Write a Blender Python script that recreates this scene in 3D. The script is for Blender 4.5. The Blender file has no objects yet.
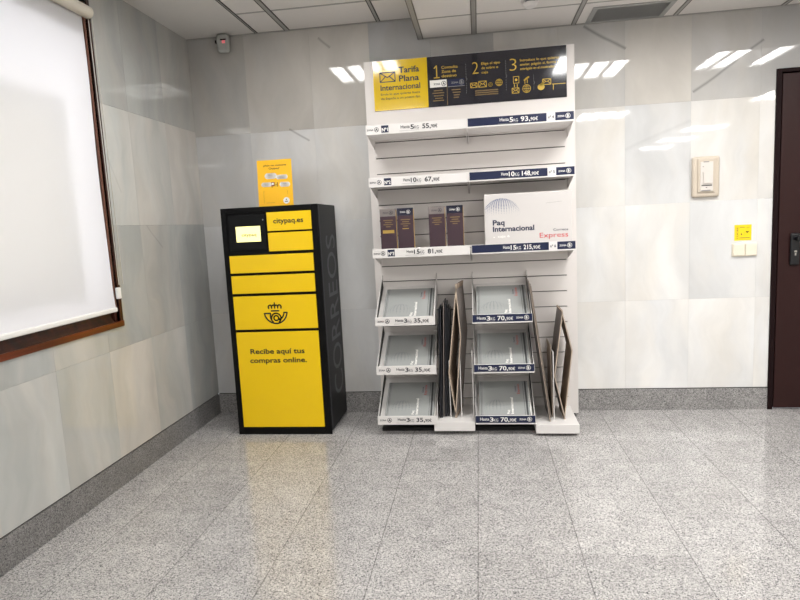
import bpy, math, random
from mathutils import Vector, Matrix
random.seed(7)
S = bpy.context.scene
COL = S.collection

# ------------------------------------------------------------ camera
cam_d = bpy.data.cameras.new('camera'); cam = bpy.data.objects.new('camera', cam_d); COL.objects.link(cam)
cam_d.sensor_width = 36.0; cam_d.lens = 592.96/800*36; cam_d.clip_start = .05
_r = Vector((0.99031, 0.129773, -0.0494542)); _u = Vector((0.0322815, 0.1312428, 0.9908245)); _f = Vector((-0.1350727, 0.9828196, -0.1257817))
cam.matrix_world = Matrix(((_r.x, _u.x, -_f.x, 0), (_r.y, _u.y, -_f.y, 0), (_r.z, _u.z, -_f.z, 1.3), (0, 0, 0, 1)))
S.camera = cam

# ------------------------------------------------------------ view, world, daylight
S.view_settings.view_transform = 'Standard'; S.view_settings.look = 'None'
S.view_settings.gamma = 1; S.view_settings.use_curve_mapping = False
S.view_settings.exposure = 0.0
W = bpy.data.worlds.new('world'); S.world = W; W.use_nodes = True
W.node_tree.nodes['Background'].inputs[0].default_value = (.9, .95, 1, 1)
W.node_tree.nodes['Background'].inputs[1].default_value = 1.0
TUBE_POWER = 7.2          # watts of each tube in the ceiling fixtures
FILL_ROWS = 1.0
DAY_POWER = 132.0

def area(name, loc, sx, sy, power, color, rot=(0, 0, 0), parent=None):
    l = bpy.data.lights.new(name, 'AREA'); l.shape = 'RECTANGLE'; l.size = sx; l.size_y = sy
    l.energy = power; l.color = color
    o = bpy.data.objects.new(name, l); COL.objects.link(o); o.location = loc; o.rotation_euler = rot
    if parent is not None:
        o.parent = parent
    return o
area('daylight', (-7.0, 1.9, 1.8), 2.4, 2.4, DAY_POWER, (1.0, .985, 1.0), (0, math.radians(-90), 0))

# ------------------------------------------------------------ materials
def s2l(c):
    return c/12.92 if c <= .04045 else ((c+.055)/1.055)**2.4
def rgb(r, g, b):
    return (s2l(r/255), s2l(g/255), s2l(b/255), 1)
MATS = {}
def mat(name, col, rough=.5, metal=0., emit=None, spec=None, coat=0., noise=0., nscale=20.):
    m = bpy.data.materials.new(name); m.use_nodes = True
    nt = m.node_tree; b = nt.nodes['Principled BSDF']
    b.inputs['Base Color'].default_value = col; b.inputs['Roughness'].default_value = rough
    b.inputs['Metallic'].default_value = metal
    if spec is not None: b.inputs['Specular IOR Level'].default_value = spec
    if coat: b.inputs['Coat Weight'].default_value = coat; b.inputs['Coat Roughness'].default_value = .05
    if emit: b.inputs['Emission Color'].default_value = col; b.inputs['Emission Strength'].default_value = emit
    if noise:
        tc = nt.nodes.new('ShaderNodeTexCoord'); n = nt.nodes.new('ShaderNodeTexNoise')
        n.inputs['Scale'].default_value = nscale; n.inputs['Detail'].default_value = 4
        nt.links.new(tc.outputs['Object'], n.inputs['Vector'])
        mr = nt.nodes.new('ShaderNodeMapRange'); mr.inputs[3].default_value = 1-noise; mr.inputs[4].default_value = 1+noise
        nt.links.new(n.outputs['Fac'], mr.inputs[0])
        mx = nt.nodes.new('ShaderNodeVectorMath'); mx.operation = 'SCALE'
        mx.inputs[0].default_value = col[:3]; nt.links.new(mr.outputs[0], mx.inputs['Scale'])
        nt.links.new(mx.outputs[0], b.inputs['Base Color'])
    MATS[name] = m
    return m

def nodes(m):
    nt = m.node_tree
    return nt, nt.nodes, nt.links, nt.nodes['Principled BSDF']

def granite(name, tile=True, dark=1.0, rough=.22):
    m = mat(name, (.5, .5, .5, 1), rough); nt, N, L, b = nodes(m)
    tc = N.new('ShaderNodeTexCoord')
    v = N.new('ShaderNodeTexVoronoi'); v.inputs['Scale'].default_value = 290
    L.new(tc.outputs['Object'], v.inputs['Vector'])
    sep = N.new('ShaderNodeSeparateColor'); L.new(v.outputs['Color'], sep.inputs[0])
    cr = N.new('ShaderNodeValToRGB'); e = cr.color_ramp.elements
    e[0].position = 0; e[0].color = (.10*dark, .10*dark, .105*dark, 1)
    e[1].position = 1; e[1].color = (.86*dark, .84*dark, .82*dark, 1)
    for p, c in ((.06, (.20, .20, .205)), (.14, (.38, .37, .37)), (.45, (.56, .54, .53)), (.8, (.68, .66, .645))):
        x = e.new(p); x.color = (c[0]*dark, c[1]*dark, c[2]*dark, 1)
    cr.color_ramp.interpolation = 'CONSTANT'
    L.new(sep.outputs[0], cr.inputs[0])
    n = N.new('ShaderNodeTexNoise'); n.inputs['Scale'].default_value = 9; n.inputs['Detail'].default_value = 6
    L.new(tc.outputs['Object'], n.inputs['Vector'])
    mr = N.new('ShaderNodeMapRange'); mr.inputs[1].default_value = .3; mr.inputs[2].default_value = .7
    mr.inputs[3].default_value = .9; mr.inputs[4].default_value = 1.08; L.new(n.outputs['Fac'], mr.inputs[0])
    n2 = N.new('ShaderNodeTexNoise'); n2.inputs['Scale'].default_value = 110; n2.inputs['Detail'].default_value = 2
    L.new(tc.outputs['Object'], n2.inputs['Vector'])
    mr2 = N.new('ShaderNodeMapRange'); mr2.inputs[1].default_value = .35; mr2.inputs[2].default_value = .65
    mr2.inputs[3].default_value = .8; mr2.inputs[4].default_value = 1.15; L.new(n2.outputs['Fac'], mr2.inputs[0])
    mm = N.new('ShaderNodeMath'); mm.operation = 'MULTIPLY'; L.new(mr.outputs[0], mm.inputs[0]); L.new(mr2.outputs[0], mm.inputs[1])
    last = mm.outputs[0]
    if tile:
        sx = N.new('ShaderNodeSeparateXYZ'); L.new(tc.outputs['Object'], sx.inputs[0])
        def M(op, a, bb=None, c=None):
            q = N.new('ShaderNodeMath'); q.operation = op
            for i, z in enumerate((a, bb, c)):
                if z is None: continue
                if isinstance(z, (int, float)): q.inputs[i].default_value = z
                else: L.new(z, q.inputs[i])
            return q.outputs[0]
        tx = M('DIVIDE', M('ADD', sx.outputs[0], .043+20), .4); ty = M('DIVIDE', M('ADD', sx.outputs[1], 20-.02), .3)
        cx = N.new('ShaderNodeCombineXYZ'); L.new(M('FLOOR', tx), cx.inputs[0]); L.new(M('FLOOR', ty), cx.inputs[1])
        wn = N.new('ShaderNodeTexWhiteNoise'); wn.noise_dimensions = '2D'; L.new(cx.outputs[0], wn.inputs['Vector'])
        tone = M('MULTIPLY_ADD', wn.outputs['Value'], .14, .93)
        dx = M('PINGPONG', tx, .5); dy = M('PINGPONG', ty, .5)      # distance to the joint
        jx = M('MULTIPLY_ADD', M('LESS_THAN', dx, .0052), -.45, 1.0)
        jy = M('MULTIPLY_ADD', M('LESS_THAN', dy, .0055), -.18, 1.0)
        last = M('MULTIPLY', M('MULTIPLY', last, tone), M('MULTIPLY', jx, jy))
    sc = N.new('ShaderNodeVectorMath'); sc.operation = 'SCALE'
    L.new(cr.outputs['Color'], sc.inputs[0]); L.new(last, sc.inputs['Scale'])
    L.new(sc.outputs[0], b.inputs['Base Color'])
    return m

def marble(name, ax, veins, base, warm, streak):
    """polished marble slabs: tone per slab from the 'tone' attribute, soft clouds, upright streaks, a few veins"""
    m = mat(name, (.7, .7, .7, 1), .035); nt, N, L, b = nodes(m)
    tc = N.new('ShaderNodeTexCoord'); at = N.new('ShaderNodeAttribute'); at.attribute_name = 'tone'
    def M(op, a, bb=None, c=None, clamp=False):
        q = N.new('ShaderNodeMath'); q.operation = op; q.use_clamp = clamp
        for i, z in enumerate((a, bb, c)):
            if z is None: continue
            if isinstance(z, (int, float)): q.inputs[i].default_value = z
            else: L.new(z, q.inputs[i])
        return q.outputs[0]
    sx = N.new('ShaderNodeSeparateXYZ'); L.new(tc.outputs['Object'], sx.inputs[0])
    h = sx.outputs[ax]; z = sx.outputs[2]
    # warp
    nw = N.new('ShaderNodeTexNoise'); nw.inputs['Scale'].default_value = 2.2; nw.inputs['Detail'].default_value = 3
    L.new(tc.outputs['Object'], nw.inputs['Vector'])
    w = M('SUBTRACT', nw.outputs['Fac'], .5)
    sepc = N.new('ShaderNodeSeparateColor'); L.new(at.outputs['Color'], sepc.inputs[0])
    off = M('MULTIPLY', sepc.outputs[2], 13.0)           # blue channel shifts the pattern from slab to slab
    cmb = N.new('ShaderNodeCombineXYZ')
    L.new(M('MULTIPLY', M('ADD', h, M('MULTIPLY', w, .35)), streak), cmb.inputs[0]); L.new(off, cmb.inputs[1]); L.new(M('MULTIPLY', z, 1.1), cmb.inputs[2])
    n1 = N.new('ShaderNodeTexNoise'); n1.inputs['Scale'].default_value = 1.0; n1.inputs['Detail'].default_value = 5; n1.inputs['Roughness'].default_value = .55
    L.new(cmb.outputs[0], n1.inputs['Vector'])
    s1 = N.new('ShaderNodeMapRange'); s1.inputs[1].default_value = .35; s1.inputs[2].default_value = .68
    s1.inputs[3].default_value = .84; s1.inputs[4].default_value = 1.05; L.new(n1.outputs['Fac'], s1.inputs[0])
    fac = s1.outputs[0]
    for (h0, z0, h1, z1, wd, dk) in veins:
        ln = math.hypot(h1-h0, z1-z0); ux, uz = (h1-h0)/ln, (z1-z0)/ln
        a = M('SUBTRACT', h, h0); c = M('SUBTRACT', z, z0)
        t = M('ADD', M('MULTIPLY', a, ux), M('MULTIPLY', c, uz))
        d = M('ABSOLUTE', M('ADD', M('SUBTRACT', M('MULTIPLY', a, uz), M('MULTIPLY', c, ux)), M('MULTIPLY', w, .05)))
        k = M('SUBTRACT', 1.0, M('DIVIDE', d, wd), clamp=True)
        inside = M('MULTIPLY', M('GREATER_THAN', t, 0.0), M('LESS_THAN', t, ln))
        fac = M('MULTIPLY', fac, M('SUBTRACT', 1.0, M('MULTIPLY', M('MULTIPLY', k, inside), dk)))
    cr = N.new('ShaderNodeMix'); cr.data_type = 'RGBA'
    cr.inputs[6].default_value = (*base, 1); cr.inputs[7].default_value = (*warm, 1)
    n2 = N.new('ShaderNodeTexNoise'); n2.inputs['Scale'].default_value = 1.7; n2.inputs['Detail'].default_value = 2
    cm2 = N.new('ShaderNodeVectorMath'); cm2.operation = 'ADD'; cm2.inputs[1].default_value = (3.1, 0, 5.3)
    L.new(cmb.outputs[0], cm2.inputs[0]); L.new(cm2.outputs[0], n2.inputs['Vector'])
    f2 = M('ADD', M('MULTIPLY', M('SUBTRACT', n2.outputs['Fac'], .5), 1.6), sepc.outputs[1], clamp=True)   # green channel: how warm
    L.new(f2, cr.inputs[0])
    sc = N.new('ShaderNodeVectorMath'); sc.operation = 'SCALE'
    L.new(cr.outputs[2], sc.inputs[0]); L.new(M('MULTIPLY', fac, sepc.outputs[0]), sc.inputs['Scale'])
    L.new(sc.outputs[0], b.inputs['Base Color'])
    return m

def wood(name, c1, c2, rough=.35, axis=2):
    m = mat(name, c1, rough); nt, N, L, b = nodes(m)
    tc = N.new('ShaderNodeTexCoord'); mp = N.new('ShaderNodeMapping')
    s = [30, 30, 30]; s[axis] = 2.0; mp.inputs['Scale'].default_value = s
    L.new(tc.outputs['Object'], mp.inputs['Vector'])
    n = N.new('ShaderNodeTexNoise'); n.inputs['Scale'].default_value = 1; n.inputs['Detail'].default_value = 5
    L.new(mp.outputs[0], n.inputs['Vector'])
    cr = N.new('ShaderNodeValToRGB'); cr.color_ramp.elements[0].color = c1; cr.color_ramp.elements[1].color = c2
    cr.color_ramp.elements[0].position = .35; cr.color_ramp.elements[1].position = .7
    L.new(n.outputs['Fac'], cr.inputs[0]); L.new(cr.outputs[0], b.inputs['Base Color'])
    return m

M_floor = granite('granite_floor', dark=.90, rough=.13)
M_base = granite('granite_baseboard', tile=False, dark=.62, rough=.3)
M_baseshaded = granite('granite_baseboard_shaded', tile=False, dark=.44, rough=.4)  # same granite as the back baseboard, left wall's shade put into the colour
M_backwall = marble('marble_back', 0, [
    (1.332, 2.023, 1.735, 2.296, .012, .42), (.685, 2.463, .935, 2.305, .014, .45),
    (-1.006, 2.545, -.929, 2.476, .012, .35), (-1.247, 1.972, -1.114, 1.884, .010, .4),
    (.933, 1.698, 1.322, 1.856, .016, .08)], (.765, .77, .775), (.80, .765, .71), 3.2)
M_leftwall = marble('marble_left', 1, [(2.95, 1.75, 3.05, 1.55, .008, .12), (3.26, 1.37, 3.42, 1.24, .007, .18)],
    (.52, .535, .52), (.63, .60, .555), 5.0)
M_ceil = mat('ceiling_tile', rgb(226, 222, 218), .9, noise=.02, nscale=60)
M_plaster = mat('ceiling_plaster', rgb(214, 211, 207), .9, noise=.02)
M_prof = mat('ceiling_profile', rgb(160, 158, 154), .5)
M_profmid = mat('ceiling_profile_edge', rgb(112, 108, 104), .6)
M_profdark = mat('ceiling_profile_groove', rgb(60, 58, 56), .7)
M_white = mat('white_metal', rgb(230, 227, 225), .38)
M_white2 = mat('white_laminate', rgb(230, 225, 222), .45)
M_slot = mat('slot_aluminium', rgb(70, 66, 64), .35, metal=.6)
M_black = mat('black_powder_coat', rgb(7, 7, 9), .5, spec=.18)
M_black2 = mat('black_side_panel', rgb(10, 11, 13), .45, spec=.22)
M_yellow = mat('locker_yellow', rgb(247, 206, 8), .3, noise=.015, nscale=6)
M_ytext = mat('dark_print', rgb(28, 26, 28), .5)
M_sidetext = mat('grey_print', rgb(82, 83, 88), .45, spec=.2)
M_screen = mat('lit_screen', rgb(255, 248, 170), .3, emit=.85)
M_scrtext = mat('screen_text', rgb(120, 112, 60), .4)
M_poster = mat('poster_yellow', rgb(250, 190, 30), .45)
M_pwhite = mat('print_white', rgb(244, 242, 238), .45)
M_brown = mat('print_brown', rgb(120, 60, 30), .5)
M_pgrey = mat('print_grey', rgb(150, 148, 145), .5)
M_navy = mat('navy_print', rgb(17, 28, 64), .4)
M_ink = mat('black_print', rgb(30, 32, 44), .5)
M_red = mat('red_print', rgb(205, 40, 50), .5)
M_hyel = mat('header_yellow', rgb(226, 190, 20), .12, coat=.6)
M_hdark = mat('header_dark', rgb(27, 27, 38), .12, coat=.6)
M_gold = mat('gold_print', rgb(214, 178, 60), .4)
M_goldd = mat('dim_gold_print', rgb(128, 104, 62), .5)
M_gold2 = mat('gold_edge', rgb(205, 170, 110), .5)
M_plum = mat('plum_print', rgb(72, 56, 64), .22)
M_carton = mat('white_carton', rgb(211, 207, 205), .55, noise=.015)
M_kraft = mat('kraft_card', rgb(196, 178, 160), .75, noise=.05, nscale=40)
M_greycard = mat('grey_card', rgb(120, 112, 108), .6, noise=.04, nscale=30)
M_dkcard = mat('dark_card', rgb(34, 35, 42), .5, noise=.05)
M_silver = mat('silver_grey_carton', rgb(164, 167, 166), .2, coat=.4)
M_linedk = mat('carton_edge_line', rgb(70, 72, 74), .4)
M_silverdot = mat('silver_dark_dot', rgb(104, 108, 112), .4)
M_base_dark = mat('dark_plinth', rgb(26, 25, 25), .7)
M_wood = wood('window_wood', rgb(34, 14, 11), rgb(66, 28, 18), .35)
M_woodh = wood('window_wood_sill', rgb(78, 34, 20), rgb(122, 58, 32), .3, 1)
M_wooddk = mat('window_groove', rgb(120, 82, 68), .5)
M_door = mat('door_paint', rgb(46, 25, 24), .4, spec=.2, noise=.04, nscale=8)
M_doorframe = mat('door_frame_paint', rgb(28, 15, 16), .55, spec=.1)
M_seam = mat('dark_gap', rgb(16, 12, 12), .8)
M_handle = mat('black_plastic', rgb(16, 17, 21), .35)
M_chrome = mat('chrome', rgb(200, 198, 195), .2, metal=1)
M_beige = mat('beige_plastic', rgb(204, 192, 176), .4)
M_cream = mat('cream_plastic', rgb(238, 230, 212), .35)
M_greyp = mat('grey_plastic', rgb(172, 174, 170), .5)
M_led = mat('red_lamp', rgb(235, 120, 125), .3, emit=.6)
M_vent = mat('vent_metal', rgb(160, 160, 158), .45, metal=.2)
M_ventdk = mat('vent_dark', rgb(60, 60, 60), .8)
M_stick = mat('sticker_yellow', rgb(250, 214, 10), .5)
M_fixture = mat('fixture_metal', rgb(235, 235, 235), .3)
M_tube = mat('lamp_tube', (1, .98, .95, 1), .4, emit=6)
M_tubeblind = mat('blind_tube', rgb(206, 199, 186), .45)
M_bar = mat('blind_bar', rgb(240, 239, 236), .4)
M_cord = mat('blind_cord', rgb(200, 196, 188), .5)

def translucent(name, col, tcol, mixf):
    m = bpy.data.materials.new(name); m.use_nodes = True; nt = m.node_tree; N = nt.nodes; N.clear()
    o = N.new('ShaderNodeOutputMaterial'); d = N.new('ShaderNodeBsdfDiffuse'); t = N.new('ShaderNodeBsdfTranslucent'); x = N.new('ShaderNodeMixShader')
    d.inputs[0].default_value = col; t.inputs[0].default_value = tcol; x.inputs[0].default_value = mixf
    nt.links.new(d.outputs[0], x.inputs[1]); nt.links.new(t.outputs[0], x.inputs[2]); nt.links.new(x.outputs[0], o.inputs[0])
    return m
M_blind = translucent('blind_fabric', rgb(238, 236, 236), rgb(240, 238, 242), .5)
M_shadepanel = translucent('shading_sheet', rgb(226, 220, 205), rgb(250, 249, 243), .88)
M_glass = mat('window_glass', (1, 1, 1, 1), .02); M_glass.node_tree.nodes['Principled BSDF'].inputs['Transmission Weight'].default_value = 1.0
M_glass.node_tree.nodes['Principled BSDF'].inputs['IOR'].default_value = 1.05

# ------------------------------------------------------------ mesh helpers
class MB:
    def __init__(s): s.v = []; s.f = []; s.m = []; s.mats = []
    def mi(s, m):
        if m not in s.mats: s.mats.append(m)
        return s.mats.index(m)
    def add(s, vs, fs, m):
        k = len(s.v); s.v += [tuple(a) for a in vs]; i = s.mi(m)
        for f in fs: s.f.append(tuple(k+a for a in f)); s.m.append(i)
    def box(s, x0, x1, y0, y1, z0, z1, m):
        v = [(x, y, z) for z in (z0, z1) for y in (y0, y1) for x in (x0, x1)]
        s.add(v, [(0, 2, 3, 1), (4, 5, 7, 6), (0, 1, 5, 4), (2, 6, 7, 3), (0, 4, 6, 2), (1, 3, 7, 5)], m)
    def prism(s, pts, vec, m):
        """planar polygon pts (3D) swept along vec"""
        n = len(pts); a = [Vector(p) for p in pts]; b = [p+Vector(vec) for p in a]
        s.add(a+b, [tuple(range(n))[::-1], tuple(range(n, 2*n))]+[(i, (i+1) % n, n+(i+1) % n, n+i) for i in range(n)], m)
    def tube(s, p0, p1, r, m, n=16, r1=None):
        p0 = Vector(p0); p1 = Vector(p1); d = (p1-p0).normalized(); r1 = r if r1 is None else r1
        a = d.orthogonal().normalized(); b = d.cross(a)
        vs = [p0+(a*math.cos(t)+b*math.sin(t))*r for t in [2*math.pi*i/n for i in range(n)]]
        vs += [p1+(a*math.cos(t)+b*math.sin(t))*r1 for t in [2*math.pi*i/n for i in range(n)]]
        s.add(vs, [tuple(range(n))[::-1], tuple(range(n, 2*n))]+[(i, (i+1) % n, n+(i+1) % n, n+i) for i in range(n)], m)
    def build(s, name, parent=None, bevel=0, smooth=False, label=None, seg=2):
        me = bpy.data.meshes.new(name); me.from_pydata(s.v, [], s.f)
        for m in s.mats: me.materials.append(m)
        me.polygons.foreach_set('material_index', s.m)
        if smooth: me.polygons.foreach_set('use_smooth', [True]*len(s.f))
        me.update()
        o = bpy.data.objects.new(name, me); COL.objects.link(o)
        if parent is not None:
            o.parent = parent
            if parent.type == 'EMPTY': o.matrix_parent_inverse = root_matrix(parent).inverted()
        if bevel:
            bv = o.modifiers.new('bevel', 'BEVEL'); bv.width = bevel; bv.segments = seg; bv.limit_method = 'ANGLE'; bv.angle_limit = math.radians(40)
        if label: o['label'] = label
        return o
def root_matrix(o):
    return Matrix.Translation(o.location) @ o.rotation_euler.to_matrix().to_4x4()

class Plane2:
    """a flat drawing area: O origin, U right, V up, N towards the viewer"""
    def __init__(s, O, U, V, lift=.0006):
        s.O = Vector(O); s.U = Vector(U).normalized(); s.V = Vector(V).normalized(); s.N = s.U.cross(s.V); s.l = lift
    def p(s, x, y, k=1): return s.O+s.U*x+s.V*y+s.N*s.l*k
_tc = {}
def text_geo(t, bold=0.0):
    if (t, bold) in _tc: return _tc[(t, bold)]
    cu = bpy.data.curves.new('t', 'FONT'); cu.body = t; cu.size = 1; cu.offset = bold; cu.resolution_u = 3
    o = bpy.data.objects.new('t', cu); COL.objects.link(o); dg = bpy.context.evaluated_depsgraph_get(); dg.update()
    me = bpy.data.meshes.new_from_object(o.evaluated_get(dg))
    v = [(a.co.x, a.co.y) for a in me.vertices]; f = [tuple(p.vertices) for p in me.polygons]
    bpy.data.objects.remove(o); bpy.data.meshes.remove(me); bpy.data.curves.remove(cu)
    x0 = min(a[0] for a in v); x1 = max(a[0] for a in v)
    _tc[(t, bold)] = ([(a[0]-x0, a[1]) for a in v], f, x1-x0)
    return _tc[(t, bold)]
def text(mb, P, t, x, y, h, m, w=None, align='L', bold=0.02, k=1, slant=0):
    """cap height h, baseline at y; w fits the width"""
    v, f, tw = text_geo(t, bold); sy = h/.70; sx = sy if w is None else w/tw
    W_ = tw*sx; ox = x-(W_ if align == 'R' else W_/2 if align == 'C' else 0)
    mb.add([P.p(ox+a[0]*sx+a[1]*sy*slant, y+a[1]*sy, k) for a in v], f, m)
def rect(mb, P, x0, y0, x1, y1, m, k=1):
    mb.add([P.p(x0, y0, k), P.p(x1, y0, k), P.p(x1, y1, k), P.p(x0, y1, k)], [(0, 1, 2, 3)], m)
def disc(mb, P, x, y, r, m, k=1, n=14, ry=None):
    ry = ry or r
    mb.add([P.p(x+r*math.cos(2*math.pi*i/n), y+ry*math.sin(2*math.pi*i/n), k) for i in range(n)], [tuple(range(n))], m)
def stroke(mb, P, pts, w, m, closed=False, k=1):
    pts = list(pts); n = len(pts)
    segs = [(pts[i], pts[(i+1) % n]) for i in range(n if closed else n-1)]
    for a, b in segs:
        dx, dy = b[0]-a[0], b[1]-a[1]; l = math.hypot(dx, dy) or 1e-6; nx, ny = -dy/l*w/2, dx/l*w/2
        mb.add([P.p(a[0]+nx, a[1]+ny, k), P.p(a[0]-nx, a[1]-ny, k), P.p(b[0]-nx, b[1]-ny, k), P.p(b[0]+nx, b[1]+ny, k)], [(0, 1, 2, 3)], m)
    for a in pts: disc(mb, P, a[0], a[1], w/2, m, k, 8)
def ring(mb, P, x, y, r, w, m, k=1, n=18, a0=0, a1=360):
    pts = [(x+r*math.cos(math.radians(a0+(a1-a0)*i/n)), y+r*math.sin(math.radians(a0+(a1-a0)*i/n))) for i in range(n+1)]
    stroke(mb, P, pts, w, m, False, k)
def envelope(mb, P, x0, y0, x1, y1, w, m, k=1):
    stroke(mb, P, [(x0, y0), (x1, y0), (x1, y1), (x0, y1)], w, m, True, k)
    cx, cy = (x0+x1)/2, y0+(y1-y0)*.45
    stroke(mb, P, [(x0, y1), (cx, cy), (x1, y1)], w, m, False, k); stroke(mb, P, [(x0, y0), (x0+(x1-x0)*.35, cy+.1*(y1-y0))], w, m, False, k); stroke(mb, P, [(x1, y0), (x0+(x1-x0)*.65, cy+.1*(y1-y0))], w, m, False, k)

def thing(name, loc, label, cat, group=None, rz=0):
    o = bpy.data.objects.new(name, None); COL.objects.link(o); o.empty_display_size = .05
    o.location = loc; o.rotation_euler = (0, 0, rz); o['label'] = label; o['category'] = cat
    if group: o['group'] = group
    return o
def tag(o, label, cat, group=None):
    o['label'] = label; o['category'] = cat
    if group: o['group'] = group
    return o
def struct(o):
    o['kind'] = 'structure'; return o
def copy_tree(o, parent=None):
    c = o.copy(); COL.objects.link(c); c.parent = parent
    for ch in [a for a in bpy.data.objects if a.parent == o]: copy_tree(ch, c)
    return c

# ------------------------------------------------------------ the room
D = 3.99; XL = -1.914; ZL = 2.61; ZR = 2.478; BH = .142; XR = 5.2; YB = -5.4
fl = MB(); fl.add([(XL-.02, YB, 0), (XR, YB, 0), (XR, D+.02, 0), (XL-.02, D+.02, 0)], [(0, 1, 2, 3)], M_floor)
struct(fl.build('floor'))

SEED = {}
def slab_wall(name, ax, fixed, thick, hs, zs, tones, m, hole=None):
    """stone slabs as boxes; tones[(col,row)] = (tone, warmth)"""
    vs, fs, cols = [], [], []
    H = sorted(set(hs+([hole[0], hole[1]] if hole else []))); Z = sorted(set(zs+([hole[2], hole[3]] if hole else [])))
    for i in range(len(H)-1):
        for j in range(len(Z)-1):
            hc, zc = (H[i]+H[i+1])/2, (Z[j]+Z[j+1])/2
            if hole and hole[0] < hc < hole[1] and hole[2] < zc < hole[3]: continue
            ci = max(k for k in range(len(hs)) if hs[k] <= hc); ri = max(k for k in range(len(zs)) if zs[k] <= zc)
            rnd = random.Random(ci*31+ri*7+5)
            t = tones.get((ci, ri), (.93+.08*rnd.random(), rnd.random()*.8)); b = rnd.random() if (ci, ri) not in SEED else SEED[(ci, ri)]
            k = len(vs); j_ = .0003
            for d in (fixed, fixed+thick):
                for z in (Z[j]+(j_ if Z[j] in zs else 0), Z[j+1]-(j_ if Z[j+1] in zs else 0)):
                    for h in (H[i]+(j_ if H[i] in hs else 0), H[i+1]-(j_ if H[i+1] in hs else 0)):
                        vs.append((h, d, z) if ax == 0 else (d, h, z))
            for f in [(0, 1, 3, 2), (4, 6, 7, 5), (0, 4, 5, 1), (2, 3, 7, 6), (0, 2, 6, 4), (1, 5, 7, 3)]:
                fs.append(tuple(k+a for a in f)); cols.append((t[0], t[1], b, 1))
    me = bpy.data.meshes.new(name); me.from_pydata(vs, [], fs); me.materials.append(m)
    at = me.attributes.new('tone', 'FLOAT_COLOR', 'CORNER'); li = 0
    for fi, f in enumerate(fs):
        for _ in f: at.data[li].color = cols[fi]; li += 1
    me.update(); o = bpy.data.objects.new(name, me); COL.objects.link(o)
    return struct(o)

# back wall: column edges, rows
bh = [XL-.2, -1.52, -1.07, -.67, -.27, .13, .53, .932, 1.324, 1.722, 2.12, 2.52, 2.92, 3.32, 3.72, 4.12, 4.52, XR]
bz = [BH+.006, .735, 1.35, 1.967, 2.7]
T = {}
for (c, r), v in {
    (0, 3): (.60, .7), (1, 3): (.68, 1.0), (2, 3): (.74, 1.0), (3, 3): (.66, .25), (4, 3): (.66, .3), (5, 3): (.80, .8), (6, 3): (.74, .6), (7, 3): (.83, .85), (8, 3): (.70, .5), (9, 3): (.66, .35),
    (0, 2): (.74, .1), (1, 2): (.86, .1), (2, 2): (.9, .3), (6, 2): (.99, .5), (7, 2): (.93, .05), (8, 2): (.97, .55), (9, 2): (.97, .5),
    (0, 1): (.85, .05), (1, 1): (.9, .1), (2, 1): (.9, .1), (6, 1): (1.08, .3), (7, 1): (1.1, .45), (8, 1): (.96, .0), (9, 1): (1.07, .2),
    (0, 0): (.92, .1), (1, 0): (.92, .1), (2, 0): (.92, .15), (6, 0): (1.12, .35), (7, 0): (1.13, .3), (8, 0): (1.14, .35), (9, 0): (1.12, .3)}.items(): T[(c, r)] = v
DOOR = (1.810, 2.74, 0.0, 2.118)
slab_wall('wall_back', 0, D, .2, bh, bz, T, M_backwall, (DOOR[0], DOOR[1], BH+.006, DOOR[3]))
gap = MB(); gap.box(XL, DOOR[0], D+.006, D+.02, 0, BH+.01, M_seam); gap.box(DOOR[1], XR, D+.006, D+.02, 0, BH+.01, M_seam)
# left wall
lh = [YB]+[round(-5.2+.4*i, 3) for i in range(1, 21)]+[3.19, 3.59, D]
lh = sorted(set([YB]+[3.59-.4*i for i in range(22)]+[D]))
lz = [BH+.006, .72, 1.37, 2.0, 2.7]
nL = len(lh)
TL = {(nL-2, 3): (.80, .5), (nL-3, 3): (.80, .1), (nL-4, 3): (.82, .1),
      (nL-2, 2): (.98, .9), (nL-3, 2): (1.0, .5), (nL-4, 2): (1.05, .2),
      (nL-2, 1): (.84, .1), (nL-3, 1): (.88, .45), (nL-4, 1): (.90, .15),
      (nL-2, 0): (.88, .1), (nL-3, 0): (.95, .4), (nL-4, 0): (1.0, .9), (nL-5, 0): (1.0, .3), (nL-6, 0): (1.05, .3)}
WIN = (.85, 2.905, .865, 2.48)
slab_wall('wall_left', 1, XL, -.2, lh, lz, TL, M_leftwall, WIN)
M_paint = mat('wall_paint', rgb(225, 222, 216), .8)
w = MB(); w.box(XR, XR+.1, YB, D+.2, 0, 2.7, M_paint); struct(w.build('wall_right'))
w = MB(); w.box(XL-.2, XR+.1, YB-.1, YB, 0, 2.7, M_paint); struct(w.build('wall_rear'))
# baseboards
b = MB(); b.box(XL, DOOR[0], D-.004, D+.006, 0, BH, M_base); b.v += []; o = b.build('baseboard_back'); struct(o)
g = gap.build('shadow_gap', o)
b = MB(); b.box(XL-.006, XL+.004, YB, D-.004, 0, BH, M_baseshaded); o = b.build('baseboard_left'); struct(o)
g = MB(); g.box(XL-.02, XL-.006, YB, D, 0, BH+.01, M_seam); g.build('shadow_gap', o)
b = MB(); b.box(DOOR[1], XR, D-.004, D+.006, 0, BH, M_base); o = b.build('baseboard_right_of_door'); o.name = 'baseboard_right'; struct(o)

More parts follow.
